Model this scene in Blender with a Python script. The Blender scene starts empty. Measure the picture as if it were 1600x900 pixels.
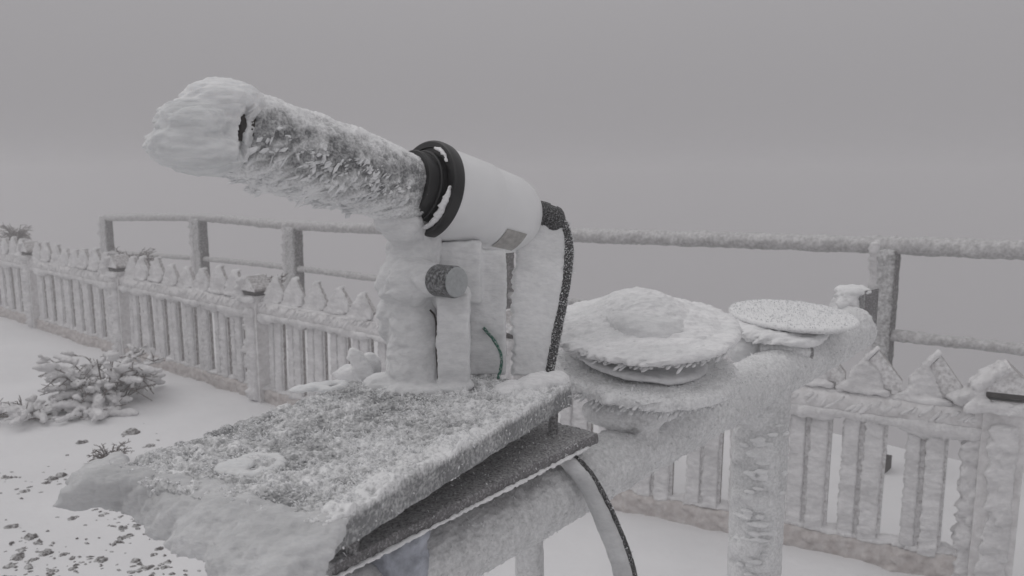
import bpy, math, random
import numpy as np
from mathutils import Vector

random.seed(7)
RNG = np.random.default_rng(11)
sc = bpy.context.scene
COL = sc.collection

# ------------------------------------------------------------------ camera
CAM_H, PITCH = 1.66, math.radians(8.53)
cam_data = bpy.data.cameras.new("camera")
cam_data.sensor_width = 36.0
cam_data.lens = 27.0
cam_data.clip_start = 0.02
cam_data.clip_end = 1000
cam_data.dof.use_dof = True
cam_data.dof.focus_distance = 0.86
cam_data.dof.aperture_fstop = 15.0
cam = bpy.data.objects.new("camera", cam_data)
cam.location = (0, 0, CAM_H)
cam.rotation_euler = (math.radians(90) - PITCH, 0, 0)
COL.objects.link(cam)
sc.camera = cam

# ------------------------------------------------------------------ sky, sun, exposure
SUN_EL, SUN_AZ = math.radians(50), math.radians(-80)      # azimuth from +Y, clockwise positive
world = bpy.data.worlds.new("World")
sc.world = world
world.use_nodes = True
wn, wl = world.node_tree.nodes, world.node_tree.links
wn.clear()
w_out = wn.new("ShaderNodeOutputWorld")
w_bg = wn.new("ShaderNodeBackground")
sky = wn.new("ShaderNodeTexSky")
sky.sky_type = 'NISHITA'
sky.sun_disc = False
sky.sun_elevation = SUN_EL
sky.sun_rotation = SUN_AZ
sky.dust_density = 6.0
hs = wn.new("ShaderNodeHueSaturation")
hs.inputs['Saturation'].default_value = 0.1
tc = wn.new("ShaderNodeTexCoord")
sep = wn.new("ShaderNodeSeparateXYZ")
ramp = wn.new("ShaderNodeValToRGB")                      # overcast: a little brighter towards the zenith
ramp.color_ramp.interpolation = 'EASE'
ramp.color_ramp.elements[0].position = 0.0
ramp.color_ramp.elements[0].color = (4.30, 4.16, 4.32, 1)
ramp.color_ramp.elements[1].position = 1.0
ramp.color_ramp.elements[1].color = (9.6, 9.45, 9.6, 1)
mx = wn.new("ShaderNodeMix")
mx.data_type = 'RGBA'
mx.inputs['Factor'].default_value = 0.97
wl.new(tc.outputs['Generated'], sep.inputs[0])
wl.new(sep.outputs['Z'], ramp.inputs[0])
wl.new(sky.outputs[0], hs.inputs['Color'])
wl.new(hs.outputs[0], mx.inputs[6])
wl.new(ramp.outputs[0], mx.inputs[7])
wl.new(mx.outputs[2], w_bg.inputs['Color'])
w_bg.inputs['Strength'].default_value = 0.1
wl.new(w_bg.outputs[0], w_out.inputs[0])

sun_data = bpy.data.lights.new("sun", 'SUN')
sun_data.energy = 0.6
sun_data.angle = math.radians(40)
sun_data.color = (1.0, 0.985, 0.97)
sun = bpy.data.objects.new("sun", sun_data)
sd = Vector((math.sin(SUN_AZ) * math.cos(SUN_EL), math.cos(SUN_AZ) * math.cos(SUN_EL), math.sin(SUN_EL)))
sun.rotation_euler = sd.to_track_quat('Z', 'Y').to_euler()
sun.location = (0, 0, 30)
COL.objects.link(sun)

vs = sc.view_settings
vs.view_transform = 'Standard'
vs.look = 'None'
vs.exposure = -0.46
vs.gamma = 1.0
vs.use_curve_mapping = False
cy = sc.cycles
cy.use_denoising = True
cy.max_bounces = 8
cy.diffuse_bounces = 4
cy.volume_bounces = 3
cy.caustics_reflective = cy.caustics_refractive = False

# ------------------------------------------------------------------ geometry helpers
FPX = 1200.0
c_r = np.array([1.0, 0, 0])
c_f = np.array([0, math.cos(PITCH), -math.sin(PITCH)])
c_u = np.array([0, math.sin(PITCH), math.cos(PITCH)])
c_o = np.array([0, 0, CAM_H])
def P(x, y, d):
    """world point at depth d seen at photograph pixel x, y (used to take measurements off the photograph)"""
    return c_o + d * (c_f + (x - 800) / FPX * c_r - (y - 450) / FPX * c_u)
def G(x, y, z=0.0):
    r = c_f + (x - 800) / FPX * c_r - (y - 450) / FPX * c_u
    return c_o + r * (z - CAM_H) / r[2]
def unit(v):
    v = np.asarray(v, float)
    return v / np.linalg.norm(v)
up_ = np.array([0, 0, 1.0])
WIND = unit((-1.0, -0.22, -0.10))            # rime grows into the wind, this way

def _hash(ix, iy, iz, seed):
    h = (ix * 374761393 + iy * 668265263 + iz * 2147483647 + seed * 1274126177) & 0xFFFFFFFF
    h = ((h ^ (h >> 13)) * 1274126177) & 0xFFFFFFFF
    h = ((h ^ (h >> 16)) * 2246822519) & 0xFFFFFFFF
    return ((h ^ (h >> 15)) & 0xFFFFFF) / float(0xFFFFFF)
def noise(p, seed=0):
    p = np.asarray(p, float)
    i = np.floor(p).astype(np.int64)
    t = p - i
    t = t * t * (3 - 2 * t)
    x, y, z = i[:, 0], i[:, 1], i[:, 2]
    tx, ty, tz = t[:, 0], t[:, 1], t[:, 2]
    def L(a, b, k): return a + (b - a) * k
    r = [[L(_hash(x, y + b, z + c, seed), _hash(x + 1, y + b, z + c, seed), tx) for b in (0, 1)] for c in (0, 1)]
    return L(L(r[0][0], r[0][1], ty), L(r[1][0], r[1][1], ty), tz)
def fbm(p, octs=4, seed=0):
    p = np.asarray(p, float)
    a, s, tot = 1.0, 0.0, 0.0
    for o in range(octs):
        s = s + a * noise(p * (2.03 ** o) + 17.3 * o, seed + o)
        tot += a
        a *= 0.5
    return s / tot
def combed(V, k=0.18):
    """coordinates stretched along the wind, for feather-shaped noise"""
    d = V @ WIND
    return V - np.outer(d * (1 - k), WIND)
def sstep(a, b, x):
    t = np.clip((x - a) / (b - a), 0, 1)
    return t * t * (3 - 2 * t)

def join(*parts):
    V, F, n = [], [], 0
    for v, f in parts:
        v = np.asarray(v, float)
        V.append(v)
        F += [tuple(int(i) + n for i in q) for q in f]
        n += len(v)
    return np.vstack(V), F
def box(c, half, ax=(1, 0, 0), ay=(0, 1, 0), az=(0, 0, 1), taper=1.0):
    c, ax, ay, az = map(lambda q: np.asarray(q, float), (c, ax, ay, az))
    V = []
    for sz in (-1, 1):
        k = taper if sz > 0 else 1.0
        for sx, sy in ((-1, -1), (1, -1), (1, 1), (-1, 1)):
            V.append(c + ax * half[0] * sx * k + ay * half[1] * sy * k + az * half[2] * sz)
    return np.array(V), [(3, 2, 1, 0), (4, 5, 6, 7), (0, 1, 5, 4), (1, 2, 6, 5), (2, 3, 7, 6), (3, 0, 4, 7)]
def prism(outline, z0, z1, o, ax, ay, az):
    """outline: list of (a, b) in ax, ay; extruded z0..z1 along az"""
    o, ax, ay, az = map(lambda q: np.asarray(q, float), (o, ax, ay, az))
    n = len(outline)
    V = [o + ax * a + ay * b + az * z for z in (z0, z1) for a, b in outline]
    F = [tuple(range(n))[::-1], tuple(range(n, 2 * n))] + [(i, (i + 1) % n, n + (i + 1) % n, n + i) for i in range(n)]
    return np.array(V), F
def frames(path):
    path = np.asarray(path, float)
    T = np.gradient(path, axis=0)
    T /= np.linalg.norm(T, axis=1)[:, None]
    ref = np.array([0, 0, 1.0]) if abs(T[0][2]) < 0.9 else np.array([0, 1.0, 0])
    A = []
    a = ref - T[0] * (ref @ T[0])
    a /= np.linalg.norm(a)
    for t in T:
        a = a - t * (a @ t)
        a /= np.linalg.norm(a)
        A.append(a)
    A = np.array(A)
    return T, A, np.cross(T, A)
def sweep(path, rad, seg=16, cap=True):
    path = np.asarray(path, float)
    n = len(path)
    rad = np.broadcast_to(np.asarray(rad, float), (n,))
    T, A, B = frames(path)
    th = np.linspace(0, 2 * math.pi, seg, endpoint=False)
    V = path[:, None, :] + rad[:, None, None] * (np.cos(th)[None, :, None] * A[:, None, :] + np.sin(th)[None, :, None] * B[:, None, :])
    V = V.reshape(-1, 3)
    F = []
    for i in range(n - 1):
        for j in range(seg):
            k = (j + 1) % seg
            F.append((i * seg + j, i * seg + k, (i + 1) * seg + k, (i + 1) * seg + j))
    if cap:
        F.append(tuple(range(seg))[::-1])
        F.append(tuple((n - 1) * seg + j for j in range(seg)))
    return V, F
def lathe(o, axis, prof, seg=48):
    """prof: list of (distance along axis, radius)"""
    axis = unit(axis)
    o = np.asarray(o, float)
    return sweep_lathe(o, axis, prof, seg)
def sweep_lathe(o, axis, prof, seg):
    ref = np.array([0, 0, 1.0]) if abs(axis[2]) < 0.9 else np.array([0, 1.0, 0])
    a = unit(ref - axis * (ref @ axis))
    b = np.cross(axis, a)
    V, F = [], []
    for s, r in prof:
        for j in range(seg):
            t = 2 * math.pi * j / seg
            V.append(o + axis * s + r * (math.cos(t) * a + math.sin(t) * b))
    m = len(prof)
    for i in range(m - 1):
        for j in range(seg):
            k = (j + 1) % seg
            F.append((i * seg + j, i * seg + k, (i + 1) * seg + k, (i + 1) * seg + j))
    F.append(tuple(range(seg))[::-1])
    F.append(tuple((m - 1) * seg + j for j in range(seg)))
    return np.array(V), F
def ball(c, r, ax=None, seg=20, rings=12):
    """ellipsoid with radii r along the rows of ax"""
    ax = np.eye(3) if ax is None else np.array([unit(q) for q in ax])
    r = np.broadcast_to(np.asarray(r, float), (3,))
    V, F = [], []
    for i in range(1, rings):
        ph = math.pi * i / rings
        for j in range(seg):
            t = 2 * math.pi * j / seg
            V.append((math.sin(ph) * math.cos(t), math.sin(ph) * math.sin(t), math.cos(ph)))
    V.append((0, 0, 1)); V.append((0, 0, -1))
    nt, nb = len(V) - 2, len(V) - 1
    for i in range(rings - 2):
        for j in range(seg):
            k = (j + 1) % seg
            F.append((i * seg + j, (i + 1) * seg + j, (i + 1) * seg + k, i * seg + k))
    for j in range(seg):
        k = (j + 1) % seg
        F.append((nt, j, k))
        b = (rings - 2) * seg
        F.append((nb, b + k, b + j))
    V = np.array(V) * r
    return np.asarray(c, float) + V @ ax, F

def to_mesh(name, V, F, smooth=True, attr=None):
    me = bpy.data.meshes.new(name)
    V = np.asarray(V, float)
    if isinstance(F, np.ndarray):
        m, k = F.shape
        me.vertices.add(len(V))
        me.vertices.foreach_set("co", V.astype(np.float32).ravel())
        me.loops.add(m * k)
        me.loops.foreach_set("vertex_index", F.astype(np.int32).ravel())
        me.polygons.add(m)
        me.polygons.foreach_set("loop_start", np.arange(0, m * k, k, dtype=np.int32))
        me.update(calc_edges=True)
    else:
        me.from_pydata(V.tolist(), [], [tuple(int(i) for i in q) for q in F])
    me.polygons.foreach_set("use_smooth", [bool(smooth)] * len(me.polygons))
    if attr is not None:
        at = me.attributes.new("frost", 'FLOAT', 'POINT')
        at.data.foreach_set("value", np.asarray(attr, np.float32))
    me.validate()
    return me
def put(name, V, F, mat, parent=None, smooth=True, attr=None, origin=None, angle=None):
    V = np.asarray(V, float)
    if parent is not None:
        par = parent
        o0 = np.zeros(3)
        while par is not None:
            o0 = o0 + np.array(par.location)
            par = par.parent
    else:
        o0 = np.asarray(origin if origin is not None else (V[:, 0].mean(), V[:, 1].mean(), V[:, 2].min()), float)
    me = to_mesh(name, V - o0, F, smooth, attr)
    me.materials.append(mat)
    if angle is not None:
        me.set_sharp_from_angle(angle=math.radians(angle))
    ob = bpy.data.objects.new(name, me)
    COL.objects.link(ob)
    if parent is not None:
        ob.parent = parent
    else:
        ob.location = o0
    return ob
def tag(o, label=None, cat=None, group=None, kind=None):
    for k, v in (("label", label), ("category", cat), ("group", group), ("kind", kind)):
        if v:
            o[k] = v
    return o
def thing(name, loc, label, cat, group=None):
    e = bpy.data.objects.new(name, None)
    e.location = [float(q) for q in loc]
    e.empty_display_size = 0.05
    COL.objects.link(e)
    return tag(e, label, cat, group)

def normals(V, F):
    if not isinstance(F, np.ndarray):
        F = np.array([q if len(q) == 4 else (q[0], q[1], q[2], q[2]) for q in F])
    if F.shape[1] == 3:
        n = np.cross(V[F[:, 1]] - V[F[:, 0]], V[F[:, 2]] - V[F[:, 0]])
    else:
        n = np.cross(V[F[:, 2]] - V[F[:, 0]], V[F[:, 3]] - V[F[:, 1]])
    N = np.zeros_like(V)
    for k in range(F.shape[1]):
        np.add.at(N, F[:, k], n)
    l = np.linalg.norm(N, axis=1)
    return N / np.maximum(l, 1e-12)[:, None]
def fuse(shapes, voxel, smooth=2):
    """voxel-remesh overlapping closed shapes into one skin; quads as an array"""
    V, F = join(*shapes)
    me = to_mesh("tmp", V, F, False)
    ob = bpy.data.objects.new("tmp", me)
    COL.objects.link(ob)
    m = ob.modifiers.new("r", 'REMESH')
    m.mode = 'VOXEL'
    m.voxel_size = voxel
    if smooth:
        s = ob.modifiers.new("s", 'SMOOTH')
        s.iterations = smooth
        s.factor = 0.5
    dg = bpy.context.evaluated_depsgraph_get()
    ev = ob.evaluated_get(dg)
    em = ev.to_mesh()
    n = len(em.vertices)
    co = np.empty(n * 3, np.float32)
    em.vertices.foreach_get("co", co)
    li = np.empty(len(em.loops), np.int32)
    em.loops.foreach_get("vertex_index", li)
    ls = np.empty(len(em.polygons), np.int32)
    lt = np.empty(len(em.polygons), np.int32)
    em.polygons.foreach_get("loop_start", ls)
    em.polygons.foreach_get("loop_total", lt)
    quad = lt == 4
    Fq = li[ls[quad][:, None] + np.arange(4)[None, :]]
    ev.to_mesh_clear()
    bpy.data.objects.remove(ob)
    bpy.data.meshes.remove(me)
    return co.reshape(-1, 3).astype(float), Fq.astype(np.int64)
def rime(V, F, grain=0.0012, gfreq=260, lump=0.003, lfreq=60, wind=0.01, wfreq=160, comb=0.16, seed=0):
    """displace a skin: lumps, fine grains and feathers combed into the wind"""
    N = normals(V, F)
    V = V + N * (lump * (fbm(V * lfreq, 3, seed) - 0.45) * 2)[:, None]
    wd = np.clip(N @ WIND, 0, 1)
    q = combed(V, comb)
    fe = np.clip(fbm(q * wfreq, 2, seed + 5) - 0.42, 0, 1) * 3.0
    fe = fe + np.clip(fbm(q * wfreq * 0.4, 2, seed + 9) - 0.4, 0, 1) * 1.5
    V = V + WIND[None, :] * (wind * fe * (wd ** 0.7))[:, None]
    V = V + N * (grain * (noise(V * gfreq, seed + 3) - 0.4) * 2)[:, None]
    return V
def crystals(V, F, count, length, width, lean=0.8, seed=0, mask=None, spread=0.5):
    """little rime needles standing on a skin, leaning into the wind"""
    r = np.random.default_rng(seed + 100)
    N = normals(V, F)
    F = np.asarray([tuple(q)[:3] for q in F]) if not isinstance(F, np.ndarray) else F[:, :3]
    area = np.linalg.norm(np.cross(V[F[:, 1]] - V[F[:, 0]], V[F[:, 2]] - V[F[:, 0]]), axis=1)
    if mask is not None:
        area = area * mask(V[F[:, 0]], N[F[:, 0]])
    pick = r.choice(len(F), count, p=area / area.sum())
    k = r.dirichlet((1, 1, 1), count)
    p = (V[F[pick]] * k[:, :, None]).sum(1)
    n = N[F[pick, 0]]
    d = n * (1 - lean) + WIND * lean + r.normal(0, spread * 0.35, (count, 3))
    back = (d * n).sum(1)
    d = d + n * np.clip(0.25 - back, 0, 2)[:, None]
    d /= np.linalg.norm(d, axis=1)[:, None]
    ln = length * r.lognormal(0, 0.45, count)
    w = width * r.lognormal(0, 0.35, count)
    a = np.cross(d, r.normal(size=(count, 3)))
    a /= np.linalg.norm(a, axis=1)[:, None]
    b = np.cross(d, a)
    base = p - n * (w * 0.4)[:, None]
    mid = base + d * (ln * 0.55)[:, None]
    tip = base + d * ln[:, None]
    q = [base + a * w[:, None] * .6, base + b * w[:, None] * .35, base - a * w[:, None] * .6, base - b * w[:, None] * .35,
         mid + a * w[:, None], mid + b * w[:, None] * .5, mid - a * w[:, None], mid - b * w[:, None] * .5, tip]
    VV = np.stack(q, 1).reshape(-1, 3)
    o = (np.arange(count) * 9)[:, None]
    tri = []
    for i in range(4):
        j = (i + 1) % 4
        tri += [(i, j, 4 + j), (i, 4 + j, 4 + i), (4 + i, 4 + j, 8)]
    FF = np.concatenate([o + np.array(t)[None, :] for t in tri], 0)
    return VV, FF
def grid_faces(nu, nv, wrap=False):
    i = np.arange(nu - 1)
    j = np.arange(nv if wrap else nv - 1)
    I, J = np.meshgrid(i, j, indexing='ij')
    K = (J + 1) % nv
    return np.stack([I * nv + J, I * nv + K, (I + 1) * nv + K, (I + 1) * nv + J], -1).reshape(-1, 4)
def bez(*pts, n=24):
    """Catmull-Rom through points"""
    p = np.array([2 * np.array(pts[0]) - np.array(pts[1])] + [np.array(q) for q in pts] + [2 * np.array(pts[-1]) - np.array(pts[-2])], float)
    out = []
    for i in range(1, len(p) - 2):
        for t in np.linspace(0, 1, n, endpoint=False):
            out.append(0.5 * ((2 * p[i]) + (-p[i - 1] + p[i + 1]) * t + (2 * p[i - 1] - 5 * p[i] + 4 * p[i + 1] - p[i + 2]) * t ** 2
                              + (-p[i - 1] + 3 * p[i] - 3 * p[i + 1] + p[i + 2]) * t ** 3))
    out.append(p[-2])
    return np.array(out)

# ------------------------------------------------------------------ materials
def nodes_of(name):
    m = bpy.data.materials.new(name)
    m.use_nodes = True
    n, l = m.node_tree.nodes, m.node_tree.links
    return m, n, l, n['Principled BSDF']
def pos_node(n, l, stretch=None):
    g = n.new("ShaderNodeNewGeometry")
    if stretch is None:
        return g.outputs['Position']
    mp = n.new("ShaderNodeMapping")
    mp.inputs['Scale'].default_value = stretch
    l.new(g.outputs['Position'], mp.inputs['Vector'])
    return mp.outputs[0]
def nz(n, l, vec, scale, detail=3, rough=0.55):
    t = n.new("ShaderNodeTexNoise")
    t.inputs['Scale'].default_value = scale
    t.inputs['Detail'].default_value = detail
    t.inputs['Roughness'].default_value = rough
    l.new(vec, t.inputs['Vector'])
    return t.outputs['Fac']
def ramp2(n, l, fac, p0, c0, p1, c1):
    r = n.new("ShaderNodeValToRGB")
    e = r.color_ramp.elements
    e[0].position, e[1].position = p0, p1
    e[0].color, e[1].color = (*c0, 1), (*c1, 1)
    l.new(fac, r.inputs[0])
    return r.outputs[0]
def bump(n, l, b, h, strength, dist, prev=None):
    k = n.new("ShaderNodeBump")
    k.inputs['Strength'].default_value = strength
    k.inputs['Distance'].default_value = dist
    l.new(h, k.inputs['Height'])
    if prev is not None:
        l.new(prev, k.inputs['Normal'])
    l.new(k.outputs[0], b.inputs['Normal'])
    return k.outputs[0]
def rime_mat(name, lo=(.76, .765, .77), hi=(.90, .90, .905), big=40, fine=420, strength=.55, dist=.0012, stretch=(.3, 1, 1), sss=0.0):
    m, n, l, b = nodes_of(name)
    v = pos_node(n, l, stretch)
    fg = n.new("ShaderNodeMix"); fg.data_type = 'RGBA'; fg.blend_type = 'MULTIPLY'
    fg.inputs['Factor'].default_value = 1.0
    l.new(ramp2(n, l, nz(n, l, v, big, 4), .3, lo, .68, hi), fg.inputs[6])
    l.new(ramp2(n, l, nz(n, l, v, fine * .8, 3, .7), .36, (.90, .90, .905), .58, (1, 1, 1)), fg.inputs[7])
    l.new(fg.outputs[2], b.inputs['Base Color'])
    b.inputs['Roughness'].default_value = .62
    b.inputs['IOR'].default_value = 1.31
    if sss:
        b.inputs['Subsurface Weight'].default_value = sss
        b.inputs['Subsurface Radius'].default_value = (.02, .022, .024)
        b.inputs['Subsurface Scale'].default_value = .5
    k = bump(n, l, b, nz(n, l, v, fine, 3), strength, dist)
    bump(n, l, b, nz(n, l, v, fine * 2.7, 2), strength, dist * .5, k)
    return m
def frost_mat(name, under, white=(.82, .825, .83), attr=True, cover=.5, freq=500, soft=.12, rough=.5, metal=0.0, strength=.5, up=0.0):
    """under-surface showing between frost grains; the vertex value 'frost' says how closely the grains stand"""
    m, n, l, b = nodes_of(name)
    v = pos_node(n, l)
    a = nz(n, l, v, freq, 3, .65)
    if attr:
        at = n.new("ShaderNodeAttribute")
        at.attribute_name = "frost"
        cov = at.outputs['Fac']
    else:
        val = n.new("ShaderNodeValue")
        val.outputs[0].default_value = cover
        cov = val.outputs[0]
        if up:
            g = n.new("ShaderNodeNewGeometry")
            d = n.new("ShaderNodeVectorMath"); d.operation = 'DOT_PRODUCT'
            l.new(g.outputs['Normal'], d.inputs[0])
            d.inputs[1].default_value = tuple(unit(np.array(WIND) + np.array([0, 0, .5])))
            mm = n.new("ShaderNodeMath"); mm.operation = 'MULTIPLY_ADD'
            l.new(d.outputs['Value'], mm.inputs[0]); mm.inputs[1].default_value = up
            l.new(cov, mm.inputs[2])
            cov = mm.outputs[0]
    s = n.new("ShaderNodeMath"); s.operation = 'ADD'
    l.new(a, s.inputs[0]); l.new(cov, s.inputs[1])
    mr = n.new("ShaderNodeMapRange")
    mr.inputs['From Min'].default_value = 1.0 - soft
    mr.inputs['From Max'].default_value = 1.0 + soft
    l.new(s.outputs[0], mr.inputs['Value'])
    mix = n.new("ShaderNodeMix"); mix.data_type = 'RGBA'
    l.new(mr.outputs[0], mix.inputs['Factor'])
    tone = ramp2(n, l, nz(n, l, v, 35, 4), .3, tuple(.72 * c for c in under), .7, under)
    l.new(tone, mix.inputs[6])
    mix.inputs[7].default_value = (*white, 1)
    l.new(mix.outputs[2], b.inputs['Base Color'])
    b.inputs['Roughness'].default_value = rough
    b.inputs['Metallic'].default_value = metal
    k = bump(n, l, b, mr.outputs[0], strength, .0016)
    bump(n, l, b, nz(n, l, v, freq * 1.8, 2), .3, .0008, k)
    return m
def plain_mat(name, col, rough=.5, freq=60, var=.15, metal=0.0, strength=.1, dist=.001):
    m, n, l, b = nodes_of(name)
    v = pos_node(n, l)
    f = nz(n, l, v, freq, 4)
    l.new(ramp2(n, l, f, .3, tuple(c * (1 - var) for c in col), .7, tuple(min(1, c * (1 + var)) for c in col)), b.inputs['Base Color'])
    b.inputs['Roughness'].default_value = rough
    b.inputs['Metallic'].default_value = metal
    bump(n, l, b, nz(n, l, v, freq * 6, 3), strength, dist)
    return m

M = {}
M['rime'] = rime_mat("rime")
M['rime_soft'] = rime_mat("rime_soft", (.67, .675, .68), (.83, .835, .84), 24, 260, .5, .0014, (.4, 1, 1))
M['rime_ice'] = rime_mat("rime_ice", (.64, .655, .66), (.85, .855, .86), 34, 240, .6, .0014, (.14, 1, 1), .2)
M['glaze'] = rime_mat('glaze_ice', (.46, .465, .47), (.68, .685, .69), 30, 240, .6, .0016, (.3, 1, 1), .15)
M['rime_far'] = rime_mat("rime_far", (.60, .595, .60), (.82, .815, .82), 14, 90, .8, .006, (.35, 1, 1))
M['crystal'] = rime_mat("rime_crystal", (.70, .71, .72), (.88, .885, .89), 60, 600, .2, .0005)
M['tube_frost'] = frost_mat("tube_frost", (.20, .205, .21), freq=420, soft=.34)
M['plate_frost'] = frost_mat("plate_frost", (.22, .225, .23), freq=300, soft=.26)
M['edge_frost'] = frost_mat("edge_frost", (.16, .155, .16), attr=False, cover=.30, freq=420, soft=.3, up=.16)
M['black'] = frost_mat("black_plastic", (.012, .012, .013), attr=False, cover=.22, freq=300, soft=.06, rough=.38, strength=.2)
M['black_frost'] = frost_mat("black_rubber_frosted", (.018, .018, .018), (.36, .36, .37), attr=False, cover=.42, freq=700, soft=.10, rough=.6)
M['white_paint'] = plain_mat("white_paint", (.78, .785, .79), .35, 30, .03, strength=.04)
M['sticker'] = plain_mat("grey_sticker", (.40, .39, .375), .5, 180, .18)
M['knob'] = frost_mat("knob_face_lit", (.30, .315, .32), (.52, .54, .55), attr=False, cover=.40, freq=210, soft=.6, rough=.45)  # paler lit tone of the knob, for its face only
M['green'] = frost_mat("green_wire", (.015, .11, .075), attr=False, cover=.38, freq=500, soft=.1)
M['blue_tape'] = plain_mat("bluish_wrap", (.36, .38, .43), .5, 70, .35, strength=.5, dist=.003)
M['post_metal'] = frost_mat("railing_metal", (.085, .08, .08), attr=False, cover=.34, freq=60, soft=.36, up=.30)
M['rail_frost'] = frost_mat("railing_rime", (.19, .185, .185), (.74, .735, .74), attr=False, cover=.44, freq=50, soft=.42, up=.20)
M['wood'] = frost_mat("weathered_board", (.21, .19, .185), (.76, .755, .76), attr=False, cover=.50, freq=60, soft=.28, rough=.7, up=.30)
M['plinth'] = frost_mat("kerb_board", (.37, .315, .295), (.72, .70, .69), attr=False, cover=.46, freq=24, soft=.42, rough=.8, up=.1)
M['rail_wood'] = frost_mat('frosted_rail', (.42, .40, .395), (.80, .795, .80), attr=False, cover=.62, freq=26, soft=.4, rough=.7, up=.1)
M['bolt_frost'] = frost_mat('frosted_bolt', (.25, .25, .255), attr=False, cover=.52, freq=300, soft=.4)
M['gap'] = plain_mat("gap_shade_dark_parts", (.05, .045, .042), .8, 40, .3)  # near-black: painted gap shade under caps, also seam, snout ring and railing foot
M['twig'] = frost_mat("twig", (.075, .052, .042), attr=False, cover=.33, freq=60, soft=.1, rough=.85, up=.1)
M['stone'] = frost_mat("lava_stone", (.07, .06, .056), attr=False, cover=.36, freq=60, soft=.2, rough=.9, up=.12)

def snow_mat():
    m, n, l, b = nodes_of("snow")
    v = pos_node(n, l)
    l.new(ramp2(n, l, nz(n, l, v, .9, 5), .3, (.70, .70, .71), .7, (.79, .79, .80)), b.inputs['Base Color'])
    b.inputs['Roughness'].default_value = .7
    k = bump(n, l, b, nz(n, l, v, 6, 5, .6), .35, .03)
    bump(n, l, b, nz(n, l, v, 160, 2), .25, .002, k)
    return m
M['snow'] = snow_mat()

# ------------------------------------------------------------------ the ground
def ground_z(x, y):
    p = np.stack([x * .9, y * .9, np.zeros_like(x)], -1)
    d = (x - 2.06) * .66 + (y - 4.17) * .75            # metres beyond the guard railing, where the slope falls away
    fall = np.clip(d - .3, 0, None)
    drop = 34 * (1 - np.exp(-.75 * fall ** 2 / (fall + 1.2) / 34))
    return .05 * (fbm(p, 3, 3) - .5) + .045 * (fbm(p * 4, 3, 8) - .5) + .014 * (fbm(p * 13, 2, 9) - .5) - drop
def warp(n, lo, hi, c, k=3.2):
    t = np.linspace(-1, 1, n)
    s = np.sinh(k * t) / math.sinh(k)
    return np.where(s < 0, c + s * (c - lo), c + s * (hi - c))
gx, gy = warp(260, -240, 240, -.5, 6.5), warp(260, -120, 360, 4.0, 6.5)
GX, GY = np.meshgrid(gx, gy, indexing='ij')
gv = np.stack([GX.ravel(), GY.ravel(), ground_z(GX.ravel(), GY.ravel())], -1)
ground = put("ground", gv, grid_faces(260, 260), M['snow'], origin=(0, 0, 0))
if ground.data.polygons[0].normal.z < 0:
    ground.data.flip_normals()
tag(ground, "smooth snow-covered ground fading into the fog", kind="structure")
def gz(x, y):
    return float(ground_z(np.array([x]), np.array([y]))[0])

# ------------------------------------------------------------------ the fence
FP = np.array([(-9.6, 12.1), (-6.10, 9.01), (-3.51, 6.85), (-1.84, 5.49), (.05, 4.02), (.56, 3.64), (1.05, 3.375), (1.64, 3.06), (2.05, 2.86), (2.9, 2.44)])
fl = np.concatenate([[0], np.cumsum(np.linalg.norm(np.diff(FP, axis=0), axis=1))])
def fpt(s):
    return np.array([np.interp(s, fl, FP[:, 0]), np.interp(s, fl, FP[:, 1])])
def fdir(s):
    return unit(fpt(s + .15) - fpt(s - .15))
S_POST = [fl[2] - 4.3, fl[2] - 2.15, fl[2], fl[3], fl[3] + 2.32, fl[8] - .13]
fence = thing("picket_fence", (*fpt(fl[3]), 0), "long low wooden picket fence thick with rime running past the instruments into the fog", "fence")
RAIL_Z, TIP_Z = .66, .93
# boards: local x along the fence, y away from the camera, z up
def picket_board(w, tip):
    o = [(-w, .08), (w, .08), (w, .79), (-w, .79)]
    return prism(o, -.012, .012, (0, 0, 0), (1, 0, 0), (0, 0, 1), (0, -1, 0))
def picket_rime(seed, w, tip, crisp=False):
    r = random.Random(seed)
    sh = []
    fin = .040 + .02 * r.random()
    # windward fin along the left edge, growing to the left
    sh.append(box((-w - fin * .45, -.012, .38), (fin * .62, .013, .28), taper=.97))
    # fibrous crust down the middle of the face
    sh.append(box((.008, -.020, .37), (w * .60, .012, .275)))
    # crust on the windward slope of the gable, feathers trailing from its corner
    g = unit((1, 0, 1.26)); gn = unit((-1.26, 0, 1))
    k_ = .012 if crisp else .026
    sh.append(box((-.052, -.002, tip - .050), (.080, .024 + k_ * .3, .007 if crisp else .010), g, (0, 1, 0), gn))
    if not crisp:
        sh.append(prism([(-.112, .762), (.086, .766), (.094, tip - .112), (.004, tip + .012), (-.108, tip - .105)], .012, .040, (0, 0, 0), (1, 0, 0), (0, 0, 1), (0, -1, 0)))
    else:
        sh.append(prism([(-.098, .766), (r.uniform(-.01, .06), .768), (r.uniform(-.03, .02), tip - .09), (-.035, tip - .05), (-.097, tip - .105)], .014, .034, (0, 0, 0), (1, 0, 0), (0, 0, 1), (0, -1, 0)))
    sh.append(box((-.112, -.022, .775), (.045, .020, .016), unit((1, 0, .75)), (0, 1, 0), unit((-.75, 0, 1))))
    sh.append(box((-.03, -.032, .758), (.082, .016, .010)))
    V, F = fuse(sh, .0075, 1)
    N = normals(V, F)
    L = np.array([-1.0, -.3, -.25]); L /= np.linalg.norm(L)
    d = V @ L
    q = V - np.outer(d * .86, L)
    fe = np.clip(fbm(q * 70, 3, seed) - .38, 0, 1) * 3
    hi = sstep(.70, .76, V[:, 2])
    V = V + L * ((.007 + .004 * hi) * fe * np.clip(N @ L + .25, 0, 1))[:, None] + N * ((.005 - .002 * hi) * (fbm(V * 34, 3, seed + 4) - .45) * 2)[:, None]
    V = V + N * (.0045 * (noise(V * np.array([34, 90, 130]), seed + 2) - .5) * 2)[:, None]
    return V, F
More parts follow.
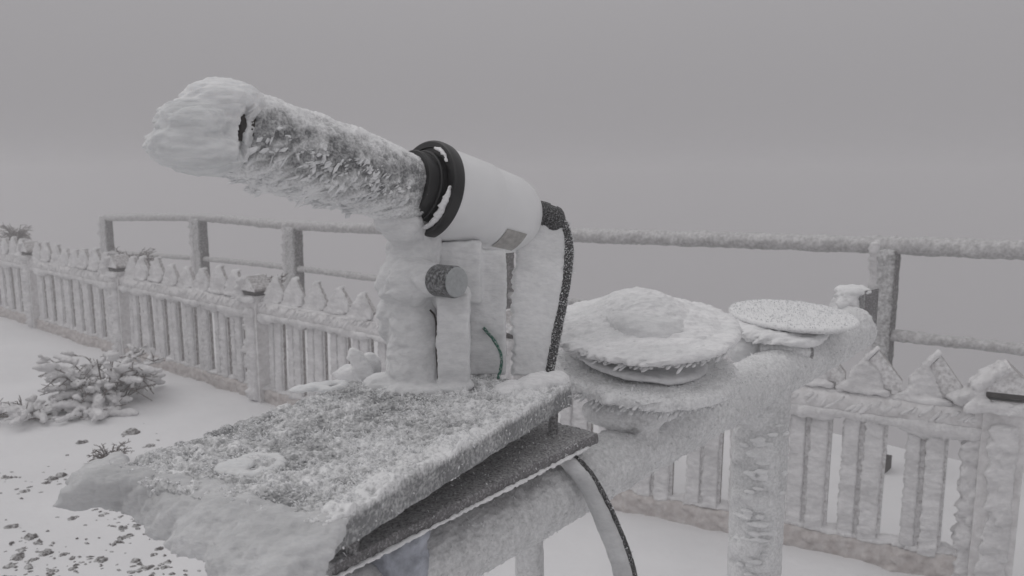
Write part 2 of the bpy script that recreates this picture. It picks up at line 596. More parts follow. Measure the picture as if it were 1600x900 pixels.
def cap_board(tip):
    o = [(-.094, .772), (.094, .772), (.094, .812), (0, tip), (-.094, .812)]
    return prism(o, -.016, .020, (0, 0, 0), (1, 0, 0), (0, 0, 1), (0, -1, 0))
variants = []
for k in range(6):
    w = .057 + .005 * math.sin(k * 2.1)
    tip = TIP_Z + .018 * math.sin(k * 1.7)
    b = to_mesh("picket", *picket_board(w, tip), smooth=False); b.materials.append(M['wood'])
    rm = to_mesh("rime_coat", *picket_rime(31 + k, w, tip)); rm.materials.append(M['rime_far'])
    rc_ = to_mesh("rime_coat", *picket_rime(61 + k, w, tip, True)); rc_.materials.append(M['rime_far'])
    cb_ = to_mesh("cap_board", *cap_board(tip), smooth=False); cb_.materials.append(M['wood'])
    variants.append((b, rm, rc_, cb_))
i = 0
floc = np.array(fence.location)
for a, b in zip(S_POST[:-1], S_POST[1:]):
    n = max(2, round((b - a) / .238))
    for q in range(1, n):
        s = a + (b - a) * q / n + random.uniform(-.008, .008)
        p, t = fpt(s), fdir(s)
        bm, rm, rc_, cb_ = variants[(i * 5 + i // 4) % 6]
        if s > fl[5] - .1: rm = rc_
        ob = bpy.data.objects.new("picket", bm)
        ob.parent = fence
        ob.location = (p[0] - floc[0], p[1] - floc[1], random.uniform(-.012, .012))
        ob.rotation_euler = (random.uniform(-.015, .015), random.uniform(-.012, .012), math.atan2(t[1], t[0]))
        COL.objects.link(ob)
        hb = bpy.data.objects.new("cap_board", cb_)
        hb.parent = ob
        COL.objects.link(hb)
        rb = bpy.data.objects.new("rime_coat", rm)
        rb.parent = ob
        rb.scale = (1, random.uniform(.85, 1.15), 1)
        COL.objects.link(rb)
        i += 1
def run(s0, s1, z0, z1, off, th, seed, n=None):
    """a rail along the fence from s0 to s1"""
    n = n or max(6, int((s1 - s0) / .02))
    ss = np.linspace(s0, s1, n)
    ring = []
    prof = [(0, z0), (th * .5, z0 - .004), (th, z0 + .01), (th * 1.04, (z0 + z1) / 2), (th, z1 - .008), (th * .5, z1 + .004), (0, z1)]
    V = []
    for s in ss:
        p, t = fpt(s), fdir(s)
        nrm = np.array([t[1], -t[0]])          # towards the camera
        for o, z in prof:
            V.append((*(p + nrm * (off + o)), z))
    V = np.array(V)
    F = list(map(tuple, grid_faces(n, len(prof), True))) + [tuple(range(len(prof)))[::-1], tuple((n - 1) * len(prof) + j for j in range(len(prof)))]
    return V, F
def dense_run(s0, s1, z0, z1, off, th, seed, amp, sag=0):
    V, F = fuse([run(s0, s1, z0, z1, off, th, seed)], .012, 1)
    V = rime(V, F, grain=.004, gfreq=70, lump=amp, lfreq=14, wind=.03, wfreq=40, comb=.3, seed=seed)
    if sag:
        N = normals(V, F)
        V[:, 2] -= sag * np.clip(-N[:, 2], 0, 1) * (fbm(V * np.array([9, 9, 0]), 2, seed) ** 1.5) * 2.2
    return V, F
for k, (a, b) in enumerate(zip(S_POST[:-1], S_POST[1:])):
    V, F = run(a + .05, b - .05, RAIL_Z, RAIL_Z + .085, .012, .045, 70 + k)
    V = V + normals(V, F) * (.004 * (fbm(V * 30, 3, 70 + k) - .5) * 2)[:, None]
    rl = put("rail", V, F, M['rail_wood'], fence)
    # ragged rime fringe hanging from the lower edge, diagonal rime streaks over the face
    V, F = dense_run(a + .04, b - .04, RAIL_Z - .010, RAIL_Z + .010, .030, .030, 80 + k, .007, .035)
    put("rime_fringe", V, F, M['rime_far'], rl)
    V, F = dense_run(a + .04, b - .04, RAIL_Z + .074, RAIL_Z + .090, .0, .048, 90 + k, .006)
    put("snow_ridge", V, F, M['rime_far'], rl)
    sh = []
    for s_ in np.arange(a + .08, b - .08, .034):
        p_, t_ = fpt(s_ + random.uniform(-.012, .012)), fdir(s_)
        n_ = np.array([t_[1], -t_[0], 0]); x_ = np.array([t_[0], t_[1], 0])
        dv = unit(x_ * random.uniform(.8, 1.2) + up_ * random.uniform(.7, 1.2))
        sh.append(ball(np.array([p_[0], p_[1], RAIL_Z + random.uniform(.02, .07)]) + n_ * .058, (random.uniform(.02, .045), .006, random.uniform(.006, .011)), (dv, n_, np.cross(dv, n_)), 8, 5))
    V, F = join(*sh)
    V = V + normals(V, F) * (.004 * (fbm(V * 60, 2, 95 + k) - .5) * 2)[:, None]
    tag(put("rime_streaks", V, F, M['rime_far'], rl), kind="stuff")
    V, F = dense_run(a - .02, b + .02, -.06, .105, -.03, .06, 60 + k, .008)
    pl = put("plinth_board", V, F, M['plinth'], fence)
    V, F = dense_run(a - .02, b + .02, .095, .125, -.04, .06, 65 + k, .02)
    put("snow_ridge", V, F, M['rime_far'], pl)
def fence_post(s, seed):
    p, t = fpt(s), fdir(s)
    nrm = np.array([t[1], -t[0], 0])
    ax = np.array([t[0], t[1], 0])
    c = np.array([p[0], p[1], 0]) + nrm * .01
    po = put("post", *box(c + (0, 0, .37), (.074, .06, .42), ax, -nrm), M['rail_wood'], fence, smooth=False)
    # gabled cap
    z = .825
    o = [(-.092, 0), (.092, 0), (.092, .018), (0, .105), (-.092, .018)]
    cp = put("cap", *prism(o, -.075, .075, c + (0, 0, z), ax, (0, 0, 1), nrm), M['wood'], po, smooth=False)
    put("shadow_gap", *box(c + (0, 0, z - .011), (.083, .066, .011), ax, -nrm), M['gap'], po, smooth=False)  # solid dark block painted as the shade in the slot under the cap
    sh = [box(c - ax * .085 + (0, 0, .38), (.028, .03, .36), ax, -nrm),
          box(c + nrm * .062 + ax * .01 + (0, 0, .36), (.038, .014, .34), ax, -nrm),
          box(c - ax * .06 + nrm * .02 + (0, 0, z + .055), (.062, .07, .014), unit(ax + np.array([0, 0, .95])), -nrm, unit(-ax * .95 + np.array([0, 0, 1]))),
          box(c - ax * .12 + nrm * .03 + (0, 0, z - .03), (.05, .05, .02), unit(ax + np.array([0, 0, .6])), -nrm, unit(-ax * .6 + np.array([0, 0, 1]))),
          box(c + nrm * .075 - ax * .02 + (0, 0, z - .06), (.09, .02, .02), ax, -nrm)]
    V, F = fuse(sh, .009, 2)
    V = rime(V, F, grain=.004, gfreq=80, lump=.012, lfreq=26, wind=.035, wfreq=36, comb=.18, seed=seed)
    put("rime_coat", V, F, M['rime_far'], po)
for k, s in enumerate(S_POST):
    fence_post(s, 200 + k)

# ------------------------------------------------------------------ the guard railing behind
RP = [(-5.90, 11.19, 1.014, .506), (-3.815, 9.39, 1.118, .614), (-2.295, 8.07, 1.113, .66), (-.05, 5.92, 1.198, .715), (2.057, 4.17, 1.267, .773), (3.6, 2.9, 1.30, .80)]
railing = thing("guard_railing", (RP[3][0], RP[3][1], 0), "tall metal guard railing with frosted pipes standing behind the picket fence", "railing")
top = bez(*[(q[0], q[1], q[2]) for q in RP], n=60)
mid = bez(*[(q[0], q[1], q[3]) for q in RP], n=60)
def pipe(name, path, r, mat, seed, lump=.008):
    V, F = sweep(path, r, 18)
    V, F = fuse([(V, F)], .016, 1)
    V = rime(V, F, grain=.005, gfreq=55, lump=lump, lfreq=14, wind=.02, wfreq=30, comb=.5, seed=seed)
    N = normals(V, F)
    V[:, 2] += np.clip(N[:, 2], 0, 1) * .012 * fbm(V * 30, 2, seed)
    return put(name, V, F, mat, railing)
pipe("top_rail", top, .046, M['rail_frost'], 301)
pipe("middle_rail", mid, .028, M['rail_frost'], 302, .004)
for k, q in enumerate(RP[:5]):
    h = q[2]
    base = -.75 if k < 2 else (-.4 if k == 2 else (-.12 if k == 3 else -.03))
    t = unit(np.array(RP[min(k + 1, 5)][:2]) - np.array(RP[max(k - 1, 0)][:2]))
    ax = np.array([t[0], t[1], 0]); nr = np.array([t[1], -t[0], 0])
    hw = .045 if k in (3, 4) else .085
    V, F = fuse([box((q[0], q[1], (h + base) / 2 - .01), (hw, .058, (h - base) / 2), ax, -nr)], .014, 2)
    V = rime(V, F, grain=.003, gfreq=60, lump=.005, lfreq=20, wind=.012, wfreq=40, comb=.4, seed=310 + k)
    po = put("post", V, F, M['post_metal'], railing)
    V, F = fuse([box((q[0], q[1], (h + base) / 2 - .01), (.028, .05, (h - base) / 2 + .02), (0, 1, 0), (-1, 0, 0)) if False else
                 box(np.array((q[0], q[1], (h + base) / 2)) - ax * (hw + .012) + nr * .01, (.022, .055, (h - base) / 2 + .02), ax, -nr)], .012, 2)
    V = rime(V, F, grain=.003, gfreq=70, lump=.008, lfreq=18, wind=.02, wfreq=40, comb=.3, seed=320 + k)
    put("rime_crust", V, F, M['rime_far'], po)
    if k == 4:
        fo = put("foot", *box((q[0], q[1], .03), (.075, .075, .04), ax, -nr), M['gap'], po, smooth=False)

# ------------------------------------------------------------------ the support frame of the instruments
TA, TB = P(931, 735, .88), P(1260, 554, 1.265)
TD = TB - TA
def tubept(t): return TA + t * TD
def tube_at(px):
    lo, hi = -1.0, 2.0
    for _ in range(50):
        m = (lo + hi) / 2
        v = tubept(m) - c_o
        if 800 + FPX * (v @ c_r) / (v @ c_f) < px: lo = m
        else: hi = m
    return tubept(lo), lo
frame = thing("support_frame", (*tubept(.6)[:2], 0), "thick rimed pipe frame on legs carrying all the weather instruments", "frame")
ts = np.linspace(-.62, 1.36, 300)
path = np.array([tubept(t) for t in ts])
rad = .0345 + .0045 * np.clip(ts, 0, 1.3)
nseg = 150
T_, A_, B_ = frames(path)
th = np.linspace(0, 2 * math.pi, nseg, endpoint=False)
V = path[:, None, :] + rad[:, None, None] * (np.cos(th)[None, :, None] * A_[:, None] + np.sin(th)[None, :, None] * B_[:, None])
V = V.reshape(-1, 3)
F = grid_faces(300, nseg, True)
if (normals(V, F)[0] @ (V[0] - path[0])) < 0:
    F = F[:, ::-1].copy()
N = normals(V, F)
# scaly rime: short ripples running round the pipe
q = V.copy()
td = unit(TD)
al = (V @ td)
scal = noise(np.stack([al * 330, (V @ np.array([0, 0, 1.0])) * 90, (V @ unit(np.cross(td, (0, 0, 1)))) * 120], -1), 5)
V = V + N * (.0034 * (scal - .5) + .005 * (fbm(V * 40, 3, 6) - .5) + .0022 * (noise(V * 420, 7) - .5))[:, None]
frost = .48 + .30 * fbm(V * 22, 3, 12) + .18 * scal + .08 * np.clip(N @ WIND, -1, 1)
V = np.vstack([V, path[0], path[-1] + td * .012])
frost = np.append(frost, [.6, .6])
nV = len(V)
F = [tuple(f) for f in F] + [(j, (j + 1) % nseg, nV - 2) for j in range(nseg)] + [(299 * nseg + (j + 1) % nseg, 299 * nseg + j, nV - 1) for j in range(nseg)]
M['pipe_frost'] = frost_mat("pipe_frost", (.36, .365, .37), freq=240, soft=.42)
pipe_o = put("cross_pipe", V, F, M['pipe_frost'], frame, attr=frost)
sk = V[:-2], grid_faces(300, nseg, True)
cv, cf = crystals(sk[0], sk[1] if (normals(*sk)[0] @ (V[0] - path[0])) > 0 else sk[1][:, ::-1], 5000, .0016, .0008, .25, 3)
tag(put("rime_needles", cv, cf, M['crystal'], pipe_o, smooth=False), kind="stuff")

def leg(px, r, zt, seed, dabs, back=0.0):
    p, t = tube_at(px)
    p = p + np.array([0, back, 0])
    V, F = fuse([sweep(np.array([(p[0], p[1], z) for z in np.linspace(.0, p[2] - .01 + zt, 80)]), r, 40)], .006 if r > .02 else .004, 1)
    N = normals(V, F)
    face = unit((-.55, -.85, 0))
    m = sstep(.45, .8, N @ face)
    if dabs:
        d = noise(np.stack([V[:, 0] * 30 + 1.4 * noise(V * 25, 77), V[:, 1] * 30, V[:, 2] * 78 + 2.2 * noise(V * 30, 78)], -1), seed)
        V = V + N * (m * .006 * sstep(.46, .54, d) * (.3 + noise(V * 70, seed + 8)))[:, None]
    fr = .60 + .14 * m * (sstep(.46, .54, d) if dabs else 1) + .3 * (fbm(V * 20, 2, seed) - .5) - .12 * np.clip(N[:, 0], 0, 1)
    V = V + N * (.004 * (fbm(V * 60, 3, seed + 3) - .5))[:, None]
    lg = put("leg", V, F, M['pipe_frost'], frame, attr=fr)
    if dabs:
        rr = np.random.default_rng(seed)
        sh = []
        for z in np.arange(.62, p[2] - .05, .0085):
            for _ in range(2):
                a_ = math.radians(rr.normal(-112, 20))
                o = np.array([math.cos(a_), math.sin(a_), 0])
                t_ = np.array([-o[1], o[0], 0])
                k_ = rr.lognormal(0, .3)
                sh.append(ball(np.array([p[0], p[1], z + rr.normal(0, .005)]) + o * (r + .0005), (.0088 * k_, .0046 * rr.uniform(.6, 1.3), .0034 * rr.uniform(.7, 1.3)), (t_, o, (0, 0, 1)), 8, 6))
        V, F = fuse(sh, .0016, 1)
        V = rime(V, F, .0006, 300, .0016, 120, .002, 200, .3, seed)
        tag(put("rime_dabs", V, F, M['rime_soft'], lg), kind="stuff")
    return lg
leg(1193, .041, 0, 21, True)
leg(829, .0155, 0, 23, False, .02)
# stub at the far end
pe = P(1340, 478, 1.44)
st_ax, st_ay = unit((.80, .60, 0)), unit((-.60, .80, 0))
stub = put("stub_post", *box(pe - np.array([0, 0, .012]), (.024, .026, .046), st_ax, st_ay), M['edge_frost'], frame, smooth=False)
V, F = fuse([ball(pe + (-.026, -.012, .006), (.022, .024, .03)), ball(pe + (-.012, -.008, .030), (.030, .028, .010)), ball(pe + (-.03, -.01, -.02), (.016, .022, .03))], .003, 1)
V = rime(V, F, .0012, 300, .004, 80, .008, 160, .2, 41)
put("snow_cap", V, F, M['rime'], stub)
# wrap under the plate
pw, tw = tube_at(665)
pw = P(628, 862, .66)
V, F = fuse([sweep(np.array([pw + np.array([0, 0, z]) for z in np.linspace(-.05, .04, 10)]), np.linspace(.019, .024, 10), 24),
             ball(pw + (-.012, 0, -.018), (.026, .02, .016))], .003, 2)
V = rime(V, F, .0008, 300, .004, 70, .002, 160, .2, 43)
put("wrapped_clamp", V, F, M['blue_tape'], frame)

# ------------------------------------------------------------------ the two plates (instrument table)
ZP = 1.43
A, B, D = G(500, 838, ZP), G(893, 607, ZP), G(230, 715, ZP)
e = unit(B - A)
pe2 = np.array([-e[1], e[0], 0])
L_, W_ = np.linalg.norm(B - A), float((D - A) @ pe2)
ctr = A + e * L_ / 2 + pe2 * W_ / 2
up = np.array([0, 0, 1.0])
table = thing("instrument_table", (ctr[0], ctr[1], ZP - .06), "frost-grained metal double plate on the pipe frame below the white sun sensor", "table")
TH = .019
def on_plate(px, py, h=0.0): return G(px, py, ZP + h)
V, F = fuse([box(ctr - up * TH / 2, (L_ / 2, W_ / 2, TH / 2), e, pe2)], .0018, 2)
N = normals(V, F)
upm = sstep(.2, .8, N[:, 2])
lump = fbm(V * 120, 3, 51)
gr = fbm(V * np.array([300, 300, 60]), 2, 52)
patch = fbm(V * 18, 3, 53)
ra, rb = (V - A) @ e, (V - A) @ pe2
rim = np.minimum.reduce([ra, L_ - ra, rb, W_ - rb])
front = 1 - sstep(0, .05, rb)
h = (.0046 * sstep(.36, .7, lump) + .0034 * (gr - .4)) * (.55 + .9 * patch)
V = V + up * (upm * h)[:, None]
V = V + up * (upm * .008 * front * fbm(V * 45, 2, 55))[:, None]
side = 1 - upm
V = V + N * (side * (.0007 * (noise(V * 330, 54) - .5) + .003 * (fbm(V * 60, 2, 57) - .5)))[:, None]
frost = np.where(upm > .5, -.04 + .62 * lump + .42 * gr + .80 * (patch - .5) + .20 * front - .10 * sstep(.0, .2, rb - .09) * sstep(0, .15, .26 - ra), .16 + .26 * fbm(V * 40, 2, 58) + .25 * np.clip(N @ WIND, 0, 1))
top_plate = put("top_plate", V, F, M['plate_frost'], table, attr=frost)
cv, cf = crystals(V, F, 7000, .0018, .0011, .25, 5, mask=lambda p, n: np.where(n[:, 2] > .3, 1.0, .12) * (.2 + sstep(.4, .6, fbm(p * 40, 2, 60))), spread=.8)
tag(put("rime_needles", cv, cf, M['crystal'], top_plate, smooth=False), kind="stuff")
# heaps, frozen bolt rings and lumps lying on the plate
def mound(name, shapes, vox, seed, mat='rime', **kw):
    V, F = fuse(shapes, vox, 2)
    V = rime(V, F, seed=seed, **kw)
    return put(name, V, F, M[mat], top_plate)
mound("snow_heap", [ball(on_plate(838, 600, .004), (.030, .018, .011), (e, pe2, up)), ball(on_plate(800, 607, .002), (.026, .016, .007), (e, pe2, up)),
                    ball(on_plate(868, 597, .004), (.018, .016, .012), (e, pe2, up))], .002, 71, grain=.001, lump=.002, wind=.003)
def ring(px, py, r, seed, wx):
    c = on_plate(px, py, .004)
    sh = []
    for k in range(26):
        t = 2 * math.pi * k / 26
        o = (e * math.cos(t) + pe2 * math.sin(t)) * r
        sh.append(ball(c + o - up * .003, (.0055, .0055, .0042), seg=10, rings=6))
    sh.append(ball(c + WIND * wx, (wx, r * .85, .0038), (WIND, unit(np.cross(up, WIND)), up)))
    V, F = fuse(sh, .0016, 14)
    V = rime(V, F, .0008, 300, .002, 80, .003, 160, .2, seed)
    rg = put("frozen_bolt", V, F, M['rime_ice'], top_plate)
    put("bolt_head", *lathe(c - up * .0085, up, [(0, r * .82), (.004, r * .82), (.005, r * .7)], 24), M['bolt_frost'], rg, angle=30)
ring(400, 722, .019, 75, .016)
ring(520, 600, .0125, 76, .024)
V, F = fuse([ball(on_plate(566, 574, .014), (.010, .008, .026), (unit((1, .2, .8)), unit((-.2, 1, 0)), unit((-.55, 0, 1)))),
             ball(on_plate(553, 583, .004), (.020, .012, .010)), ball(on_plate(580, 574, .008), (.012, .012, .018))], .002, 2)
V = rime(V, F, .0008, 300, .002, 90, .004, 160, .2, 78)
put("rime_lump", V, F, M['rime'], top_plate)

# windward rime shelf growing out of the near-left edge of the plate
outline_px = [(-.08, (500, 905)), (.0, (415, 930)), (.15, (340, 897)), (.3, (290, 852)), (.45, (248, 824)), (.6, (214, 800)), (.72, (182, 789)), (.82, (135, 789)), (.92, (103, 787)), (1.0, (120, 760)), (1.06, (190, 727))]
ok = np.array([o[0] for o in outline_px])
sh = []
for u in np.linspace(-.08, 1.05, 74):
    px = np.interp(u, ok, [o[1][0] for o in outline_px]); py = np.interp(u, ok, [o[1][1] for o in outline_px])
    p_out = G(px, py, ZP - .018 - .008 * math.sin(math.pi * min(1, max(0, u))))
    p_out = p_out + unit((-.9, -.35, 0)) * float(.010 * (noise(np.array([[u * 13, 0, 0]]), 81)[0] - .5) + .006 * (noise(np.array([[u * 40, 0, 0]]), 82)[0] - .5))
    uu = min(max(u, .0), 1.0)
    p_in = A + pe2 * W_ * uu + e * (.012 + .016 * float(noise(np.array([[u * 6, 1, 2]]), 84)[0])) + up * .002
    for v in np.linspace(0, 1, 22):
        r_ = np.interp(v, [0, .3, .8, 1], [.0030, .0062, .0052, .0026]) * (.55 + .45 * float(sstep(-.08, .15, u)))
        c = p_in * (1 - v) + p_out * v
        c[2] = p_in[2] * (1 - v ** 3.2) + p_out[2] * v ** 3.2 - r_ * .45
        sh.append(ball(c, (r_ * 1.25, r_ * 1.25, r_), seg=8, rings=5))
V, F = fuse(sh, .002, 5)
V = rime(V, F, grain=.0014, gfreq=300, lump=.0034, lfreq=75, wind=.004, wfreq=150, comb=.3, seed=83)
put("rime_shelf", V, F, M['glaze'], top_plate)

# lower plate
ZL = ZP - .0475
Al, Bl = G(478, 903, ZL), G(936, 676, ZL)
el = unit(Bl - Al); pl2 = np.array([-el[1], el[0], 0])
Ll = np.linalg.norm(Bl - Al)
cl = Al + el * (Ll / 2 + .012) + pl2 * .06
V, F = fuse([box(cl - up * .006, (Ll / 2 - .012, .06, .006), el, pl2)], .0018, 1)
N = normals(V, F)
V = V + N * (.0022 * (fbm(V * 160, 2, 91) - .45) + .0012 * (noise(V * 500, 92) - .5))[:, None]
low = put("lower_plate", V, F, M['edge_frost'], table)
cv, cf = crystals(V, F, 700, .0017, .0007, .3, 7, mask=lambda p, n: np.clip(.3 + n[:, 2] * .0 + (sstep(.0, .2, (p - Al) @ el - .15)), .05, 1), spread=.9)
tag(put("rime_needles", cv, cf, M['crystal'], low, smooth=False), kind="stuff")
# pale frost lip along its edge
pts = [Al + el * t - pl2 * .001 - up * .010 for t in np.linspace(.0, Ll - .02, 60)]
V, F = fuse([sweep(pts, .0020, 10)], .0014, 1)
V = V + normals(V, F) * (.0040 * (fbm(V * 220, 3, 93) - .5))[:, None]
put("frost_lip", V, F, M['rime'], low)
for px, py in ((874, 655), (560, 830)):
    c = G(px, py, ZP - .03) + pl2 * .008
    V, F = sweep(np.array([c + up * z for z in np.linspace(-.026, .02, 14)]), .0052, 18)
    V = V + normals(V, F) * (.001 * (noise(V * 420, 95) - .5))[:, None]
    put("spacer_bolt", V, F, M['edge_frost'], table)

# ------------------------------------------------------------------ the sun sensor (tube on a fork)
E_, F_ = P(362, 203, .675), P(660, 295, .83)
ax = unit(E_ - F_)
tl = float(np.linalg.norm(E_ - F_))
base = on_plate(665, 603)
sensor = thing("sun_sensor", base, "white sun-tracking sensor tube with black flange and rime-caked snout pointing up left", "sensor")
# rime-coated snout: parametric jacket
ns, nt = 300, 300
ref = unit(up - ax * (up @ ax)); sidev = np.cross(ax, ref)
S = np.linspace(.012, tl + .004, ns)
TH_ = np.linspace(0, 2 * math.pi, nt, endpoint=False)
dirs = np.cos(TH_)[:, None] * ref + np.sin(TH_)[:, None] * sidev
SS, DI = np.meshgrid(np.arange(ns), np.arange(nt), indexing='ij')
s = S[SS.ravel()]; d = dirs[DI.ravel()]
base_p = F_ + np.outer(s, ax) + d * .0292
grow = sstep(.0, .10, s)                                # bare near the flange
dn = d @ unit((-.35, -.1, -1.0))
view = unit(c_o - F_)
fac = d @ view
dark = sstep(.1, .75, fac) * (1 - sstep(.3, .8, dn))
belly = np.clip(dn, 0, 1) ** 1.3
cq = combed(base_p, .22)
scale1 = fbm(cq * 95, 2, 101)
scale2 = fbm(cq * 210, 2, 102)
ridge = 1 - np.abs(2 * fbm(combed(base_p, .55) * 170, 2, 104) - 1)
lowpatch = sstep(-.15, .35, d @ unit((-.1, -.5, -1.0))) * sstep(.03, .1, s)
r_add = .0012 + grow * (.0035 + .0040 * belly + .003 * sstep(.5, .95, -dn))
r_add = r_add + grow * (.0062 * sstep(.40, .75, scale1) * .65 + .0034 * (scale2 - .4) + .0014 * sstep(.72, .98, ridge)) * (.6 + .8 * lowpatch)
r_add = r_add + .0016 * (noise(base_p * 600, 103) - .4)
belly_root = np.clip(d @ unit((-.25, 0, -1)), 0, 1) ** 1.5 * (1 - sstep(.02, .09, s)) * .014
V = base_p + d * (r_add + belly_root - .022 * sstep(tl - .010, tl + .004, s))[:, None] + WIND * (grow * .006 * sstep(.45, .8, scale1) * lowpatch)[:, None]
frost = .27 + .34 * sstep(.38, .72, scale1) + .16 * sstep(.74, .97, ridge) + .25 * (scale2 - .3) + .40 * belly * grow + .34 * sstep(.45, .95, -dn) - .12 * dark
frost = np.where(s < .05, np.minimum(frost, .08 + .75 * sstep(.004, .05, s) + .45 * sstep(.3, .9, -dn) + .7 * sstep(.45, .9, dn)) , frost)
Fg = grid_faces(ns, nt, True)
if (normals(V, Fg)[nt * 5] @ d[nt * 5]) < 0:
    Fg = Fg[:, ::-1].copy()
snout = put("snout_tube", V, Fg, M['tube_frost'], sensor, attr=frost)
cv, cf = crystals(V, Fg, 900, .0060, .0020, .93, 9, mask=lambda p, n: sstep(.02, .09, (p - F_) @ ax) * sstep(.1, .3, -n[:, 2]) * (1 - sstep(.6, .9, -n[:, 2])) * (.25 + sstep(.42, .55, fbm(p * 50, 2, 111))), spread=.3)
tag(put("rime_needles", cv, cf, M['crystal'], snout, smooth=False), kind="stuff")
# collar at the root and ring at the snout's end
put("collar", *lathe(F_, ax, [(.0, .0405), (.007, .0405), (.008, .0395), (.008, .0375), (.020, .0375), (.0215, .0365), (.0215, .0335)], 72), M['black'], sensor, angle=30)
put("snout_rim", *lathe(E_, ax, [(-.010, .028), (-.008, .0308), (.006, .0308), (.007, .028)], 60), M['gap'], snout, angle=30)
# the great rime plume on the tip
tipd = unit(P(236, 238, .618) - (E_ + ax * .004))
px_t = P(236, 232, .622) - E_
sh = []
for k in range(11):
    t = k / 10
    c = E_ + ax * .004 + px_t * (.36 * t)
    rr = np.interp(t, [0, .2, .5, .8, 1], [.0365, .0385, .0380, .036, .030])
    c = c + up * np.interp(t, [0, .3, .7, 1], [-.001, .002, -.001, -.003])
    sh.append(ball(c, (.020, rr * .92, rr * np.interp(t, [0, 1], [1.0, .95])), (tipd, unit(np.cross(up, tipd)), unit(np.cross(tipd, np.cross(up, tipd))))))
sh.append(ball(P(350, 160, .655), (.034, .026, .020)))
sh.append(ball(P(292, 228, .638), (.032, .022, .019)))
sh.append(ball(P(320, 238, .645), (.036, .026, .019)))
sh.append(ball(P(305, 190, .640), (.032, .024, .020)))
V, F = fuse(sh, .0016, 14)
# the plume stands clear of the tube end by a narrow dark crack on the near side
N = normals(V, F)
q = combed(V, .10)
V = V + N * (.0022 * (fbm(combed(V, .4) * 70, 3, 121) - .48) * 2)[:, None]
wd = np.clip(N @ WIND + .15, 0, 1)
V = V + WIND * (.0032 * np.clip(fbm(q * 260, 3, 122) - .4, 0, 1) * 3 * wd)[:, None]
N = normals(V, F)
q = combed(V, .07)
V = V + N * (.0030 * (fbm(combed(V, .12) * 300, 3, 123) - .5) * 2)[:, None]
sa = (V - E_) @ ax
crack = (np.abs(sa - .006 - .003 * (noise(V * 90, 125) - .5)) < .0030) & (((V - E_) @ view) > .003) & (((V - E_) @ up) < .020) & (((V - E_) @ up) > -.027)
radial = (V - E_) - np.outer(sa, ax)
V[crack] -= (radial[crack] / np.linalg.norm(radial[crack], axis=1)[:, None]) * .0125
plume = put("rime_plume", V, F, M['rime_ice'], snout)

# flange
fl_prof = [(-.013, .0500), (-.0125, .0540), (-.009, .0544), (-.003, .0544), (-.0005, .0535), (.0005, .0520), (.0005, .0460), (-.0015, .0455), (-.0015, .0380)]
flange = put("flange", *lathe(F_, ax, fl_prof, 96), M['black'], sensor, angle=30)
def arc(t0, t1, r, w, h, seed, n=26):
    sh = []
    for k in range(n):
        t = t0 + (t1 - t0) * k / (n - 1)
        ww = w * math.sin(math.pi * (k + .6) / (n + .2)) ** .6
        o = (math.cos(t) * ref + math.sin(t) * sidev) * r
        sh.append(ball(F_ + ax * .002 + o, (h, ww, ww * 1.3), (ax, unit(o), np.cross(ax, unit(o))), 10, 6))
    V, F = fuse(sh, .0012, 1)
    V = rime(V, F, .0007, 420, .0015, 120, .003, 220, .3, seed)
    put("rime_crescent", V, F, M['rime'], flange)
# which way round faces the camera?
sgn = 1 if (sidev @ view) > 0 else -1
arc(sgn * math.radians(14), sgn * math.radians(52), .0470, .0015, .0022, 131)
arc(sgn * math.radians(86), sgn * math.radians(158), .0475, .0024, .003, 132)
# white housing behind the flange
R_ = -ax
hp = [(.0115, .0490), (.012, .0515), (.078, .0508), (.0805, .0502), (.0812, .0492), (.128, .0480), (.143, .0445), (.153, .0385), (.1565, .0325), (.1572, .018)]
housing = put("housing", *lathe(F_, R_, hp, 96), M['white_paint'], sensor, angle=28)
rc = F_ + R_ * .156
# grey label on the underside
nl = 24
lab = []
lc = P(785, 388, .86) - F_
lang = math.atan2(lc @ sidev, lc @ ref)
for i_ in range(nl):
    for j_ in range(nl):
        sl = .094 + .034 * i_ / (nl - 1)
        a_ = lang + (j_ / (nl - 1) - .5) * .62
        o = math.cos(a_) * ref + math.sin(a_) * sidev
        lab.append(F_ + R_ * sl + o * (.0497 - .0012 * i_ / (nl - 1)))
put("label_plate", np.array(lab), grid_faces(nl, nl), M['sticker'], housing)
# rear connector and cable with its rime sail
cn0 = rc
def depth(p): return float((np.asarray(p) - c_o) @ c_f)
dc = depth(cn0) - .006
gl = unit(P(878, 349, dc) - P(836, 333, dc))
connector = put("cable_gland", *lathe(P(838, 334, dc), gl, [(-.014, .0150), (.006, .0178), (.012, .0180), (.0125, .0168), (.020, .0168), (.0205, .0178), (.026, .0170), (.031, .0135), (.035, .008)], 40), M['black_frost'], sensor, angle=30)
cable_px = [(858, 338, dc), (878, 350, dc), (887, 385, dc - .005), (884, 430, dc - .02), (876, 480, dc - .03), (866, 530, dc - .04), (856, 582, dc - .05)]
cpath = bez(*[P(*q) for q in cable_px], n=22)
V, F = sweep(cpath, .0070, 18)
V = V + normals(V, F) * (.0012 * (noise(V * 450, 141) - .4))[:, None]
cable = put("cable", V, F, M['black_frost'], sensor)
cv, cf = crystals(V, F, 1400, .0018, .0006, .2, 12, spread=.9)
tag(put("rime_needles", cv, cf, M['crystal'], cable, smooth=False), kind="stuff")
